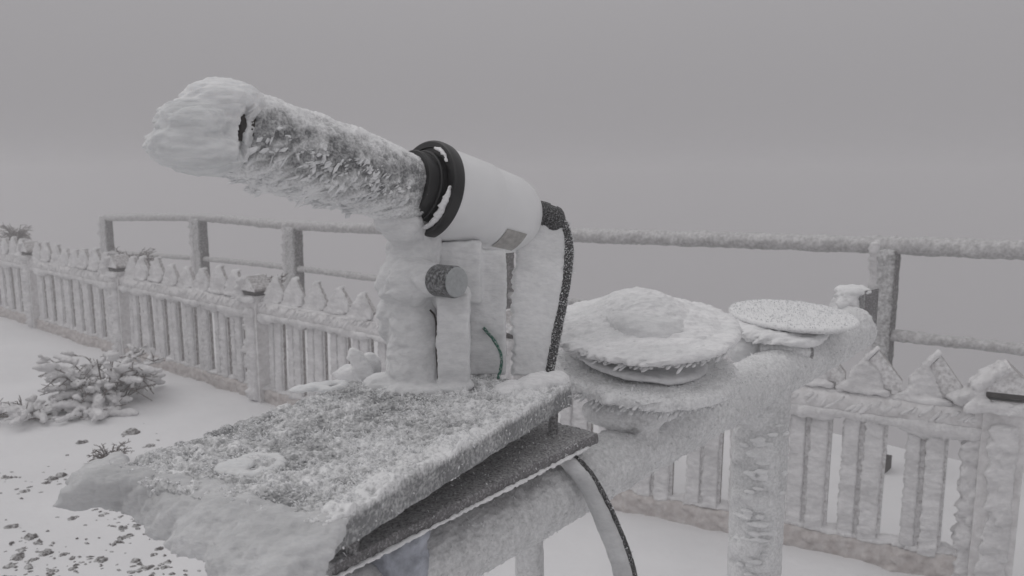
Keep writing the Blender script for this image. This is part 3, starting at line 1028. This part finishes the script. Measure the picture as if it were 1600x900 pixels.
# sail: thin sheet from the cable into the wind
sel = cpath[16:]
nu, nv = len(sel), 60
left_px = np.interp(np.linspace(0, 1, nu), [0, .08, .18, .3, .45, .7, 1], [838, 822, 806, 808, 804, 803, 804])
top = []
for i_, c in enumerate(sel):
    v = c - c_o
    d0 = v @ c_f
    pxc = 800 + FPX * (v @ c_r) / d0
    wlen = (pxc - left_px[i_]) / FPX * d0 * .98
    wlen += .004 * (noise(np.array([[i_ * .35, 0, 0]]), 151)[0] - .5) + .0025 * (noise(np.array([[i_ * 1.1, 3, 0]]), 152)[0] - .5)
    wh = unit((-1, -.25, 0))
    top.append([c + wh * (.003 + wlen * t) for t in np.linspace(0, 1, nv)])
top = np.array(top)
nrm = unit(np.cross(unit((-1, -.25, 0)), up))
if nrm @ view < 0: nrm = -nrm
tk = (.0048 + .002 * np.sin(np.linspace(0, math.pi, nv)))[None, :, None] * nrm
ringv = np.concatenate([top + tk, (top - tk)[:, ::-1]], 1)
V = ringv.reshape(-1, 3)
F = [tuple(f) for f in grid_faces(nu, 2 * nv, True)] + [tuple(range(2 * nv))[::-1], tuple((nu - 1) * 2 * nv + j for j in range(2 * nv))]
V, F = fuse([(V, F)], .0018, 2)
V = rime(V, F, .0005, 300, .0012, 50, .003, 200, .15, 155)
put("rime_sail", V, F, M['rime_soft'], cable)

# fork: two cheeks, boss, knob
def col(px0, px1, y0, y1, d, th):
    """upright slab: pixel extents at depth d, thickness th"""
    a, b = P(px0, y1, d), P(px1, y1, d)
    t = P((px0 + px1) / 2, y0, d)
    c = (a + b) / 2
    hz = (t[2] - c[2]) / 2
    return box(((a + b) / 2)[0:3] * np.array([1, 1, 0]) + np.array([0, 0, c[2] + hz]), (abs(b[0] - a[0]) / 2, th, hz))
dp = depth(base)
def pole(pts, rad, k=14):
    p = bez(*[P(*q) for q in pts], n=k)
    return sweep(p, np.interp(np.linspace(0, 1, len(p)), np.linspace(0, 1, len(rad)), rad), 28)
V, F = fuse([pole([(664, 610, dp), (662, 520, dp), (660, 450, dp), (664, 360, dp), (668, 320, dp)], [.020, .018, .018, .018, .018]), pole([(646, 610, dp), (644, 520, dp), (642, 450, dp), (652, 360, dp), (664, 330, dp)], [.027, .025, .026, .025, .020]),
             pole([(630, 612, dp), (628, 540, dp), (626, 480, dp), (632, 410, dp), (636, 350, dp - .01)], [.018, .015, .016, .014, .015]),
             ball(P(640, 445, dp - .012), (.034, .022, .030)), ball(P(612, 345, dp - .03), (.020, .02, .016)), ball(P(630, 352, dp - .025), (.024, .02, .022)),
             ball(P(606, 598, dp), (.024, .022, .012)), ball(P(606, 500, dp), (.008, .012, .026)), ball(P(650, 608, dp - .02), (.036, .018, .008))], .0022, 8)
V = rime(V, F, .0008, 300, .0034, 42, .0035, 120, .2, 161)
N = normals(V, F)
V = V + N * (.0016 * (fbm(combed(V, .4) * 95, 2, 168) - .5) * 2 + .0009 * (fbm(combed(V, .25) * 260, 3, 167) - .5) * 2)[:, None]
cheek = put("fork_cheek", V, F, M['rime_soft'], sensor)
V, F = fuse([col(687, 734, 455, 606, dp - .012, .014), ball(P(708, 602, dp - .014), (.024, .020, .007)), ball(P(704, 462, dp - .012), (.022, .016, .018))], .0018, 9)
V = rime(V, F, .0005, 300, .0020, 50, .0015, 130, .2, 162)
put("fork_cheek", V, F, M['rime_soft'], sensor)
V, F = fuse([col(736, 790, 388, 582, dp + .045, .012), col(690, 752, 376, 470, dp + .028, .016)], .002, 6)
V = rime(V, F, .0005, 300, .0026, 40, .003, 130, .2, 163)
put("back_panel", V, F, M['rime_soft'], sensor)
kn = unit((.74, -.67, .02))
kc = P(713, 441, dp - .058)
M['knob_side_shaded'] = frost_mat("knob_side_shaded", (.07, .072, .075), (.5, .51, .52), attr=False, cover=.36, freq=330, soft=.25, rough=.5)  # darker copy of the knob's metal: shade on its side put into the colour
knob = put("clamp_knob", *lathe(kc - kn * .030, kn, [(0, .0158), (.002, .0166), (.028, .0166), (.030, .0158), (.0302, .014)], 48), M['knob_side_shaded'], sensor, angle=30)
put("knob_face", *lathe(kc + kn * .0004, kn, [(0, .0155), (.0006, .0155), (.0012, .0146)], 48), M['knob'], knob, angle=30)
V, F = fuse([sweep(np.array([kc - kn * t for t in np.linspace(.027, .070, 12)]), np.linspace(.0150, .026, 12), 28), ball(kc - kn * .060 + (-.006, 0, -.004), .026)], .002, 3)
V = rime(V, F, .0008, 300, .003, 60, .005, 150, .2, 165)
put("rime_boss", V, F, M['rime_soft'], cheek)
# dark seam between the cheeks
V, F = sweep(bez(P(672, 484, dp - .020), P(681, 500, dp - .022), P(682, 550, dp - .024), P(685, 596, dp - .026), n=12), .0011, 8)
put("dark_seam", V, F, M['gap'], cheek)

# green earth wire
V, F = sweep(bez(P(755, 512, dp + .022), P(772, 532, dp + .020), P(782, 552, dp + .018), P(783, 572, dp + .014), P(778, 592, dp + .008), n=14), .0017, 12)
V = V + normals(V, F) * (.0008 * (noise(V * 500, 171) - .4))[:, None]
wire = put("earth_wire", V, F, M['green'])
tag(wire, "thin green frosted wire on the plate between the sensor's fork and its cable", "wire")

# ------------------------------------------------------------------ the two dish-shaped sensors on the pipe
def disc_prof(r, z, th, k=8):
    return [(z, r * .90), (z + th * .25, r * .985), (z + th * .5, r), (z + th * .8, r * .985), (z + th, r * .92), (z + th * 1.15, r * .5), (z + th * 1.2, r * .05)]
def dish(name, c, r, tilt, label, parts):
    th_ = thing(name, c, label, "sensor", "dish-shaped radiation sensors along the pipe")
    return th_
def rimed_disc(name, parent, c, axis, r, th, seed, mat, vox, windy, extra=(), fr=None, lump=.003):
    V, F = fuse([lathe(c, axis, disc_prof(r, 0, th), 64)] + list(extra), vox, 8)
    N = normals(V, F)
    rel = V - c
    rimn = .06 + .94 * sstep(.72, 1.0, np.linalg.norm(rel - np.outer(rel @ axis, axis), axis=1) / r)
    q = combed(V, .14)
    fe = np.clip(fbm(q * 190, 2, seed) - .38, 0, 1) * 3
    toward = np.clip(unit(WIND + np.array([0, -.5, 0])) @ N.T + .2, 0, 1)
    V = V + unit(WIND + np.array([0, -.35, -.15])) * (windy * fe * rimn * toward)[:, None]
    V = V + N * (lump * (fbm(q * 70, 3, seed + 2) - .48) * 2 + .0065 * (fbm(combed(V, .4) * 260, 3, seed + 3) - .5))[:, None]
    return put(name, V, F, M[mat], parent), V, F
# first (near) dish
t1, _ = tube_at(1012)
a1 = unit((-.02, -.15, 1.0))
c1 = P(1006, 508, .985)
dish1 = thing("dish_sensor", t1 + up * .03, "larger near dish sensor buried under thick feathered rime with a snow dome", "sensor", "dish-shaped radiation sensors on the pipe")
ex = [lathe(c1 + np.array([-.006, .004, 0]), a1, [(-.002, .106), (.008, .100), (.014, .080), (.020, .062), (.028, .050), (.036, .038), (.042, .024), (.045, .006)], 48)]
o1, V, F = rimed_disc("sun_shield", dish1, c1 - a1 * .008, a1, .1215, .013, 211, 'rime', .0022, .010, ex, lump=.0024)
def fringe(c, axis, r, a0, a1_, n, ln, wd, seed, dirv):
    """serrated row of rime feathers hanging from a disc's rim"""
    rr = np.random.default_rng(seed)
    ux = unit(np.cross((0, 1, 0), axis)); uy = np.cross(axis, ux)
    sh = []
    for t in np.linspace(a0, a1_, n) + rr.normal(0, .012, n):
        o = (math.cos(t) * ux + math.sin(t) * uy)
        l_ = ln * rr.lognormal(-.1, .4) * (.5 + .5 * max(0, math.sin((t - a0) / (a1_ - a0) * math.pi)))
        p = c + o * r * rr.uniform(.90, .99) + axis * rr.uniform(-.008, .006)
        d_ = unit(np.asarray(dirv) + o * .35 + rr.normal(0, .08, 3))
        s_ = unit(np.cross(d_, axis))
        sh.append(ball(p + d_ * l_ * .5, (l_, wd * rr.uniform(.7, 1.3), wd * .5), (d_, s_, np.cross(d_, s_)), 8, 6))
    return join(*sh)
cv, cf = fringe(c1 - a1 * .004, a1, .116, math.radians(165), math.radians(345), 330, .0052, .0022, 31, (-.75, -.35, -.42))
tag(put("rime_feathers", cv, cf, M['rime'], o1), kind="stuff")
# body with a rolled rim, tipped a little
ab = unit((.10, -.10, 1.0))
cb = P(1002, 560, .965)
V, F = fuse([lathe(cb - ab * .004, ab, disc_prof(.082, 0, .010), 60), lathe(cb, ab, [(0, .05), (.05, .05), (.06, .04)], 40)], .0022, 2)
V = rime(V, F, .0006, 300, .002, 60, .002, 150, .3, 221)
put("sensor_body", V, F, M['rime_soft'], dish1)
pts = [cb + ab * .016 + (np.array([math.cos(t), 0, 0]) * .088 + np.array([0, math.sin(t), 0]) * .080) + np.array([0, 0, .012 * math.cos(t)]) for t in np.linspace(-1.9, .75, 40)]
V, F = sweep(pts, np.interp(np.linspace(0, 1, 40), [0, .15, .85, 1], [.002, .0065, .0065, .003]), 14)
V = V + normals(V, F) * (.0012 * (fbm(V * 150, 2, 222) - .5))[:, None]
put("rolled_rim", V, F, M['rime_soft'], dish1)
ad = unit((.03, -.10, 1.0))
cd = P(1008, 579, .975)
frd = None
V, F = fuse([lathe(cd - ad * .008, ad, disc_prof(.118, 0, .018), 64)], .0024, 2)
N = normals(V, F)
fe = np.clip(fbm(combed(V, .2) * 150, 2, 231) - .4, 0, 1) * 3
V = V + unit(WIND + np.array([0, -.4, -.4])) * (.010 * fe * np.clip(-N[:, 1] * .8 + .1, 0, 1))[:, None] + N * (.003 * (fbm(V * 90, 3, 233) - .5) + .0014 * (noise(V * 400, 234) - .5))[:, None]
fr = .58 + .35 * fbm(V * 40, 3, 235) + .22 * np.clip(-N[:, 2], 0, 1) + .1 * fe
M['disc_frost'] = frost_mat("disc_frost", (.34, .34, .345), freq=260, soft=.42)
lo = put("lower_shield", V, F, M['disc_frost'], dish1, attr=fr)
cv, cf = crystals(V, F, 5000, .0018, .0009, .4, 33, spread=.8)
tag(put("rime_needles", cv, cf, M['crystal'], lo, smooth=False), kind="stuff")
cv, cf = fringe(cd - ad * .004, ad, .117, math.radians(170), math.radians(320), 220, .0045, .0022, 39, (-.6, -.3, -.55))
tag(put("rime_feathers", cv, cf, M['rime_soft'], lo), kind="stuff")
# foot under the lower shield: bracket with bare dark patches
fc = P(988, 648, .912)
V, F = fuse([ball(fc + (.0, 0, .0), (.040, .026, .022)), ball(fc + (-.03, .0, .004), (.030, .022, .018)), ball(fc + (.035, .01, .008), (.024, .02, .02)),
             box(fc + (.0, .02, .0), (.03, .03, .03))], .0022, 3)
V = V + normals(V, F) * (.004 * (fbm(V * 70, 3, 241) - .5))[:, None]
rel = V - fc
fr = .70 - .62 * sstep(.034, .010, np.abs(rel[:, 0] - .000)) * sstep(.35, .6, fbm(V * 45, 3, 243)) + .1 * fbm(V * 90, 2, 244)
put("foot", V, F, M['disc_frost'], dish1, attr=fr)

# second (far) dish
t2, _ = tube_at(1215)
a2 = unit((.03, -.06, 1.0))
c2 = P(1238, 495, 1.27)
dish2 = thing("dish_sensor", t2 + up * .03, "smaller far dish sensor with a clean oval frosted disc beside the railing post", "sensor", "dish-shaped radiation sensors on the pipe")
V, F = fuse([lathe(c2 - a2 * .004, a2, disc_prof(.1025, 0, .012), 64)], .0024, 2)
N = normals(V, F)
V = V + N * (.0022 * (fbm(V * 90, 3, 251) - .5) + .0012 * (noise(V * 350, 252) - .5))[:, None]
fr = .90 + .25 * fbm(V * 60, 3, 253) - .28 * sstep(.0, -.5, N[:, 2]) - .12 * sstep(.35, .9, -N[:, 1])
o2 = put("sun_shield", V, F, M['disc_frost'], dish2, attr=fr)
cv, cf = crystals(V, F, 2500, .0018, .0009, .35, 35, mask=lambda p, n: np.clip(n[:, 2], .15, 1), spread=.8)
tag(put("rime_needles", cv, cf, M['crystal'], o2, smooth=False), kind="stuff")
_, V, F = rimed_disc("rime_skirt", dish2, P(1210, 517, 1.245), unit((.05, -.12, 1)), .082, .014, 255, 'rime', .0024, .012)
V, F = fuse([lathe(P(1212, 566, 1.235), up, [(0, .046), (.05, .050), (.056, .045)], 40), ball(P(1165, 545, 1.22), (.03, .024, .026)), ball(P(1220, 570, 1.22), (.05, .03, .02))], .0026, 3)
V = rime(V, F, .0006, 300, .003, 50, .004, 150, .3, 257)
put("sensor_body", V, F, M['rime_soft'], dish2)
V, F = sweep(bez(P(1188, 546, 1.19), P(1225, 547, 1.19), P(1262, 550, 1.20), n=14), np.interp(np.linspace(0, 1, 29), [0, .3, 1], [.010, .0125, .0115]), 22)
V = V + normals(V, F) * (.0022 * (fbm(V * 90, 3, 258) - .5))[:, None]
arm = put("side_arm", V, F, M['pipe_frost'], dish2, attr=.62 + .2 * fbm(V * 60, 2, 259))
put("arm_end", *lathe(P(1262, 550, 1.20), P(1270, 550, 1.20) - P(1262, 550, 1.20), [(0, .0118), (.005, .0118), (.006, .009)], 22), M['edge_frost'], arm, angle=30)

# ------------------------------------------------------------------ cable hanging from the pipe
hp_ = [(868, 712, .80), (893, 716, .805), (920, 742, .80), (945, 785, .795), (965, 830, .79), (980, 870, .785), (990, 910, .78), (994, 960, .78), (992, 1050, .79)]
hpath = bez(*[P(*q) for q in hp_], n=16)
end = hpath[-1]
hpath = np.vstack([hpath, bez(end, end + np.array([-.01, .0, -.3]), np.array([end[0] - .03, end[1] + .02, .03]), n=20)[1:]])
T_, A_, B_ = frames(hpath)
V, F = sweep(hpath, .0052, 16)
V = V + normals(V, F) * (.001 * (noise(V * 420, 261) - .4))[:, None]
hang = thing("hanging_cable", (end[0], end[1], .03), "frosted black cable hanging in an arc from the thick pipe below the plate", "cable")
cab = put("sheath", V, F, M['black_frost'], hang)
cv, cf = crystals(V, F, 2000, .0018, .0006, .2, 37, spread=.9)
tag(put("rime_needles", cv, cf, M['crystal'], cab, smooth=False), kind="stuff")
sh = []
for i_ in range(2, len(hpath) - 3):
    w = np.interp(i_, [2, 20, 60, 110], [.005, .009, .0105, .011])
    sh.append(hpath[i_] + unit((-1, -.2, -.25)) * (w * .85))
T2 = np.array(sh)
V, F = sweep(T2, np.interp(np.arange(len(T2)), [0, 20, 60], [.0055, .0088, .0098]), 20)
V = V + normals(V, F) * (.0018 * (fbm(V * 110, 3, 263) - .5))[:, None]
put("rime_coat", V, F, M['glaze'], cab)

# ------------------------------------------------------------------ bushes, twigs and stones
def shrub(name, c, size, nb, seed, label, snow=True, flat=.5, thick=.006, lean=(0, 0)):
    r = random.Random(seed)
    t = thing(name, c, label, "bush", None)
    c = np.array(c, float)
    br, sn = [], []
    for k in range(nb):
        a = r.uniform(0, 2 * math.pi)
        el_ = r.uniform(.10, 1.0)
        ln = r.uniform(.45, 1.0)
        d = np.array([math.cos(a) * size[0], math.sin(a) * size[1], el_ * size[2]])
        p0 = c + np.array([math.cos(a) * size[0], math.sin(a) * size[1], 0]) * r.uniform(0, .3)
        p2 = p0 + d * ln + np.array([lean[0], lean[1], 0]) * ln
        p1 = (p0 + p2) / 2 + np.array([r.uniform(-.1, .1) * size[0], r.uniform(-.1, .1) * size[1], r.uniform(.1, .35) * size[2]])
        pth = bez(p0, p1, p2, n=5)
        br.append(sweep(pth, np.linspace(thick, thick * .5, len(pth)), 6))
        for m in range(r.randint(4, 7)):                     # side twigs
            i0 = r.randint(2, len(pth) - 2)
            tw = unit(np.array([r.uniform(-1, 1), r.uniform(-1, 1), r.uniform(-.2, .9)])) * r.uniform(.08, .30) * size[0]
            br.append(sweep(np.array([pth[i0], pth[i0] + tw * .5 + np.array([r.uniform(-.2, .2), r.uniform(-.2, .2), .1]) * size[0] * .15, pth[i0] + tw]), [thick * .6, thick * .5, thick * .3], 5))
            if snow and r.random() < .5:
                e_ = pth[i0] + tw * .7
                sn.append((e_ + np.array([0, 0, thick]), r.uniform(.025, .055), r.uniform(.010, .019), unit(tw)))
        if snow:
            for m in range(r.randint(0, 2)):
                i0 = r.randint(3, len(pth) - 1)
                dd = unit(pth[i0] - pth[i0 - 2])
                dd = unit(dd * np.array([1, 1, .4]))
                sn.append((pth[i0] + np.array([0, 0, thick + .010]), r.uniform(.05, .11), r.uniform(.018, .034), dd))
    V, F = join(*br)
    b = put("branches", V, F, M['twig'], t)
    b["kind"] = "stuff"
    if snow:
        sh = []
        for p, l_, w, dd in sn:
            s_ = unit(np.cross(dd, up) + 1e-4)
            sh.append(ball(p, (l_, w, w * .72), (dd, s_, np.cross(s_, dd)), 12, 8))
        V, F = fuse(sh, .008, 1)
        V = rime(V, F, grain=.007, gfreq=60, lump=.012, lfreq=30, wind=.014, wfreq=50, comb=.6, seed=seed)
        s = put("snow_load", V, F, M['rime_far'], b)
        s["kind"] = "stuff"
    return t
g1 = G(165, 628)
shrub("bush", (g1[0], g1[1], 0), (.42, .33, .43), 78, 401, "large low bush weighed down with snow lumps in front of the fence", True, thick=.006)
g2 = G(62, 650)
shrub("bush", (g2[0], g2[1], 0), (.38, .24, .10), 16, 402, "sprawling low twigs trailing left of the big snowy bush", True, thick=.007)
g3 = G(172, 722)
shrub("bush", (g3[0], g3[1], -.01), (.12, .08, .13), 46, 403, "small isolated grey tuft in the snow beside the plate's corner", False, thick=.0035)
g4 = G(170, 640)
shrub("bush", (g4[0], g4[1] - .15, -.02), (.26, .16, .12), 16, 404, "small snow-capped clump just below the big snowy bush", True, thick=.007)
for k, (px, py, dd, sz, lb) in enumerate([(24, 352, 11.0, .20, "dark shrub tip poking above the far left end of the picket fence"),
                                          (208, 388, 9.2, .22, "dark shrub tip behind the fence at the leftmost railing post"),
                                          (408, 432, 6.2, .16, "dark shrub tip behind the fence post with the gabled white cap")]):
    p = P(px, py, dd)
    shrub("bush", (p[0], p[1], p[2] - 1.25 * sz), (sz * 1.1, sz * .8, sz * 1.5), 80, 410 + k, lb, False, thick=.0055)
# give those three stems down to the ground
for o in list(COL.objects):
    if o.name.startswith("bush") and o.location.z > .2:
        w = np.array(o.location)
        for q in range(3):
            dx = (q - 1) * .05
            V, F = sweep(bez((w[0] + dx * 2, w[1] + dx, gz(w[0], w[1]) - .05), (w[0] + dx, w[1], w[2] * .5), (w[0], w[1], w[2] + .03), n=8), np.linspace(.016, .008, 17), 8)
            put("stem", V, F, M['twig'], o)

# stones poking through the snow, lower left
spots = [(115, 811, 13), (18, 828, 15), (192, 826, 13), (215, 822, 15), (50, 842, 15), (60, 850, 12), (34, 858, 13), (70, 863, 18), (32, 870, 22), (18, 884, 15), (52, 876, 10), (45, 887, 13),
         (100, 866, 9), (112, 871, 9), (124, 869, 8), (80, 893, 13), (212, 874, 10), (226, 884, 17), (206, 890, 12), (240, 897, 13), (262, 879, 13), (258, 887, 11), (258, 841, 9), (248, 856, 9),
         (190, 842, 16), (200, 838, 11), (186, 848, 10), (240, 865, 8), (38, 766, 11), (80, 745, 17), (96, 738, 14), (73, 752, 10), (158, 806, 7), (165, 803, 8), (190, 806, 9), (158, 874, 14),
         (112, 888, 8), (120, 882, 8), (250, 908, 14), (10, 903, 14), (150, 905, 12), (60, 905, 12), (205, 905, 12), (44, 746, 6), (128, 690, 15), (235, 694, 10), (205, 678, 20), (10, 742, 14)]
for k, (px, py, w) in enumerate(spots):
    r = random.Random(500 + k)
    g = G(px, py)
    d0 = float((g - c_o) @ c_f)
    rr = w / FPX * d0 * .55
    z0 = gz(g[0], g[1])
    a = r.uniform(-.5, .5)
    V, F = ball((g[0], g[1], z0 - rr * .2), (rr * r.uniform(1.1, 1.6), rr * r.uniform(.8, 1.5), rr * r.uniform(.4, .8)), ((math.cos(a), math.sin(a), 0), (-math.sin(a), math.cos(a), 0), (0, 0, 1)), 12, 8)
    V = V + normals(V, F) * (rr * 1.3 * (fbm((V + k) * (1.5 / rr), 3, 510 + k) - .55))[:, None]
    so = put("stone", V, F, M['stone'], origin=(g[0], g[1], z0))
    own = {(205, 678): "flat dark stone lying alone between the big bush and the plate", (128, 690): "dark stone alone in smooth snow below the big bush's left twigs",
           (235, 694): "tiny dark stone just right of the small grey tuft", (115, 811): "single dark stone close under the tip of the rime shelf",
           (38, 766): "dark stone alone at the left, above the stony patch", (10, 742): "dark stone at the left picture edge near the trailing twigs"}
    row = "dark stone in the short slanting row left of the rime shelf's tip"
    if (px, py) in own: tag(so, own[(px, py)], "stone")
    elif 735 < py < 755: tag(so, row, "stone", "short slanting row of stones")
    else: tag(so, "small dark lava stone in the stony patch at the lower left corner", "stone", "dark stones in the patch at the lower left")

# crumbs of gravel between the stones, too small to pick apart
gr_ = np.random.default_rng(77)
bits = []
for k in range(230):
    px, py, w = spots[gr_.integers(len(spots))]
    g = G(px + gr_.normal(0, 26), py + gr_.normal(0, 9))
    if g[1] < 1.5: continue
    rr = gr_.uniform(.003, .010)
    V, F = ball((g[0], g[1], gz(g[0], g[1]) - rr * .1), (rr * gr_.uniform(.8, 2.2), rr, rr * .6), ((1, gr_.normal(0, .4), 0), (gr_.normal(0, .4), 1, 0), (0, 0, 1)), 6, 4)
    bits.append((V + gr_.normal(0, rr * .15, V.shape), F))
V, F = join(*bits)
tag(put("gravel", V, F, M['stone'], origin=(0, 0, 0)), "fine dark gravel specks scattered in the snow", kind="stuff")

# ------------------------------------------------------------------ fog
hz_ = bpy.data.materials.new("fog")
hz_.use_nodes = True
hn, hl = hz_.node_tree.nodes, hz_.node_tree.links
hn.clear()
ho = hn.new("ShaderNodeOutputMaterial")
hv = hn.new("ShaderNodeVolumePrincipled")
hv.inputs['Color'].default_value = (.783, .775, .783, 1)
hv.inputs['Density'].default_value = .032
hl.new(hv.outputs[0], ho.inputs['Volume'])
zlo = float(gv[:, 2].min()) - 1.0
haze = put("haze", *box((0, 120, (zlo + 2.5) / 2), (260, 260, (2.5 - zlo) / 2)), hz_, smooth=False, origin=(0, 120, zlo))
tag(haze, "pale even fog filling the whole place", kind="stuff")
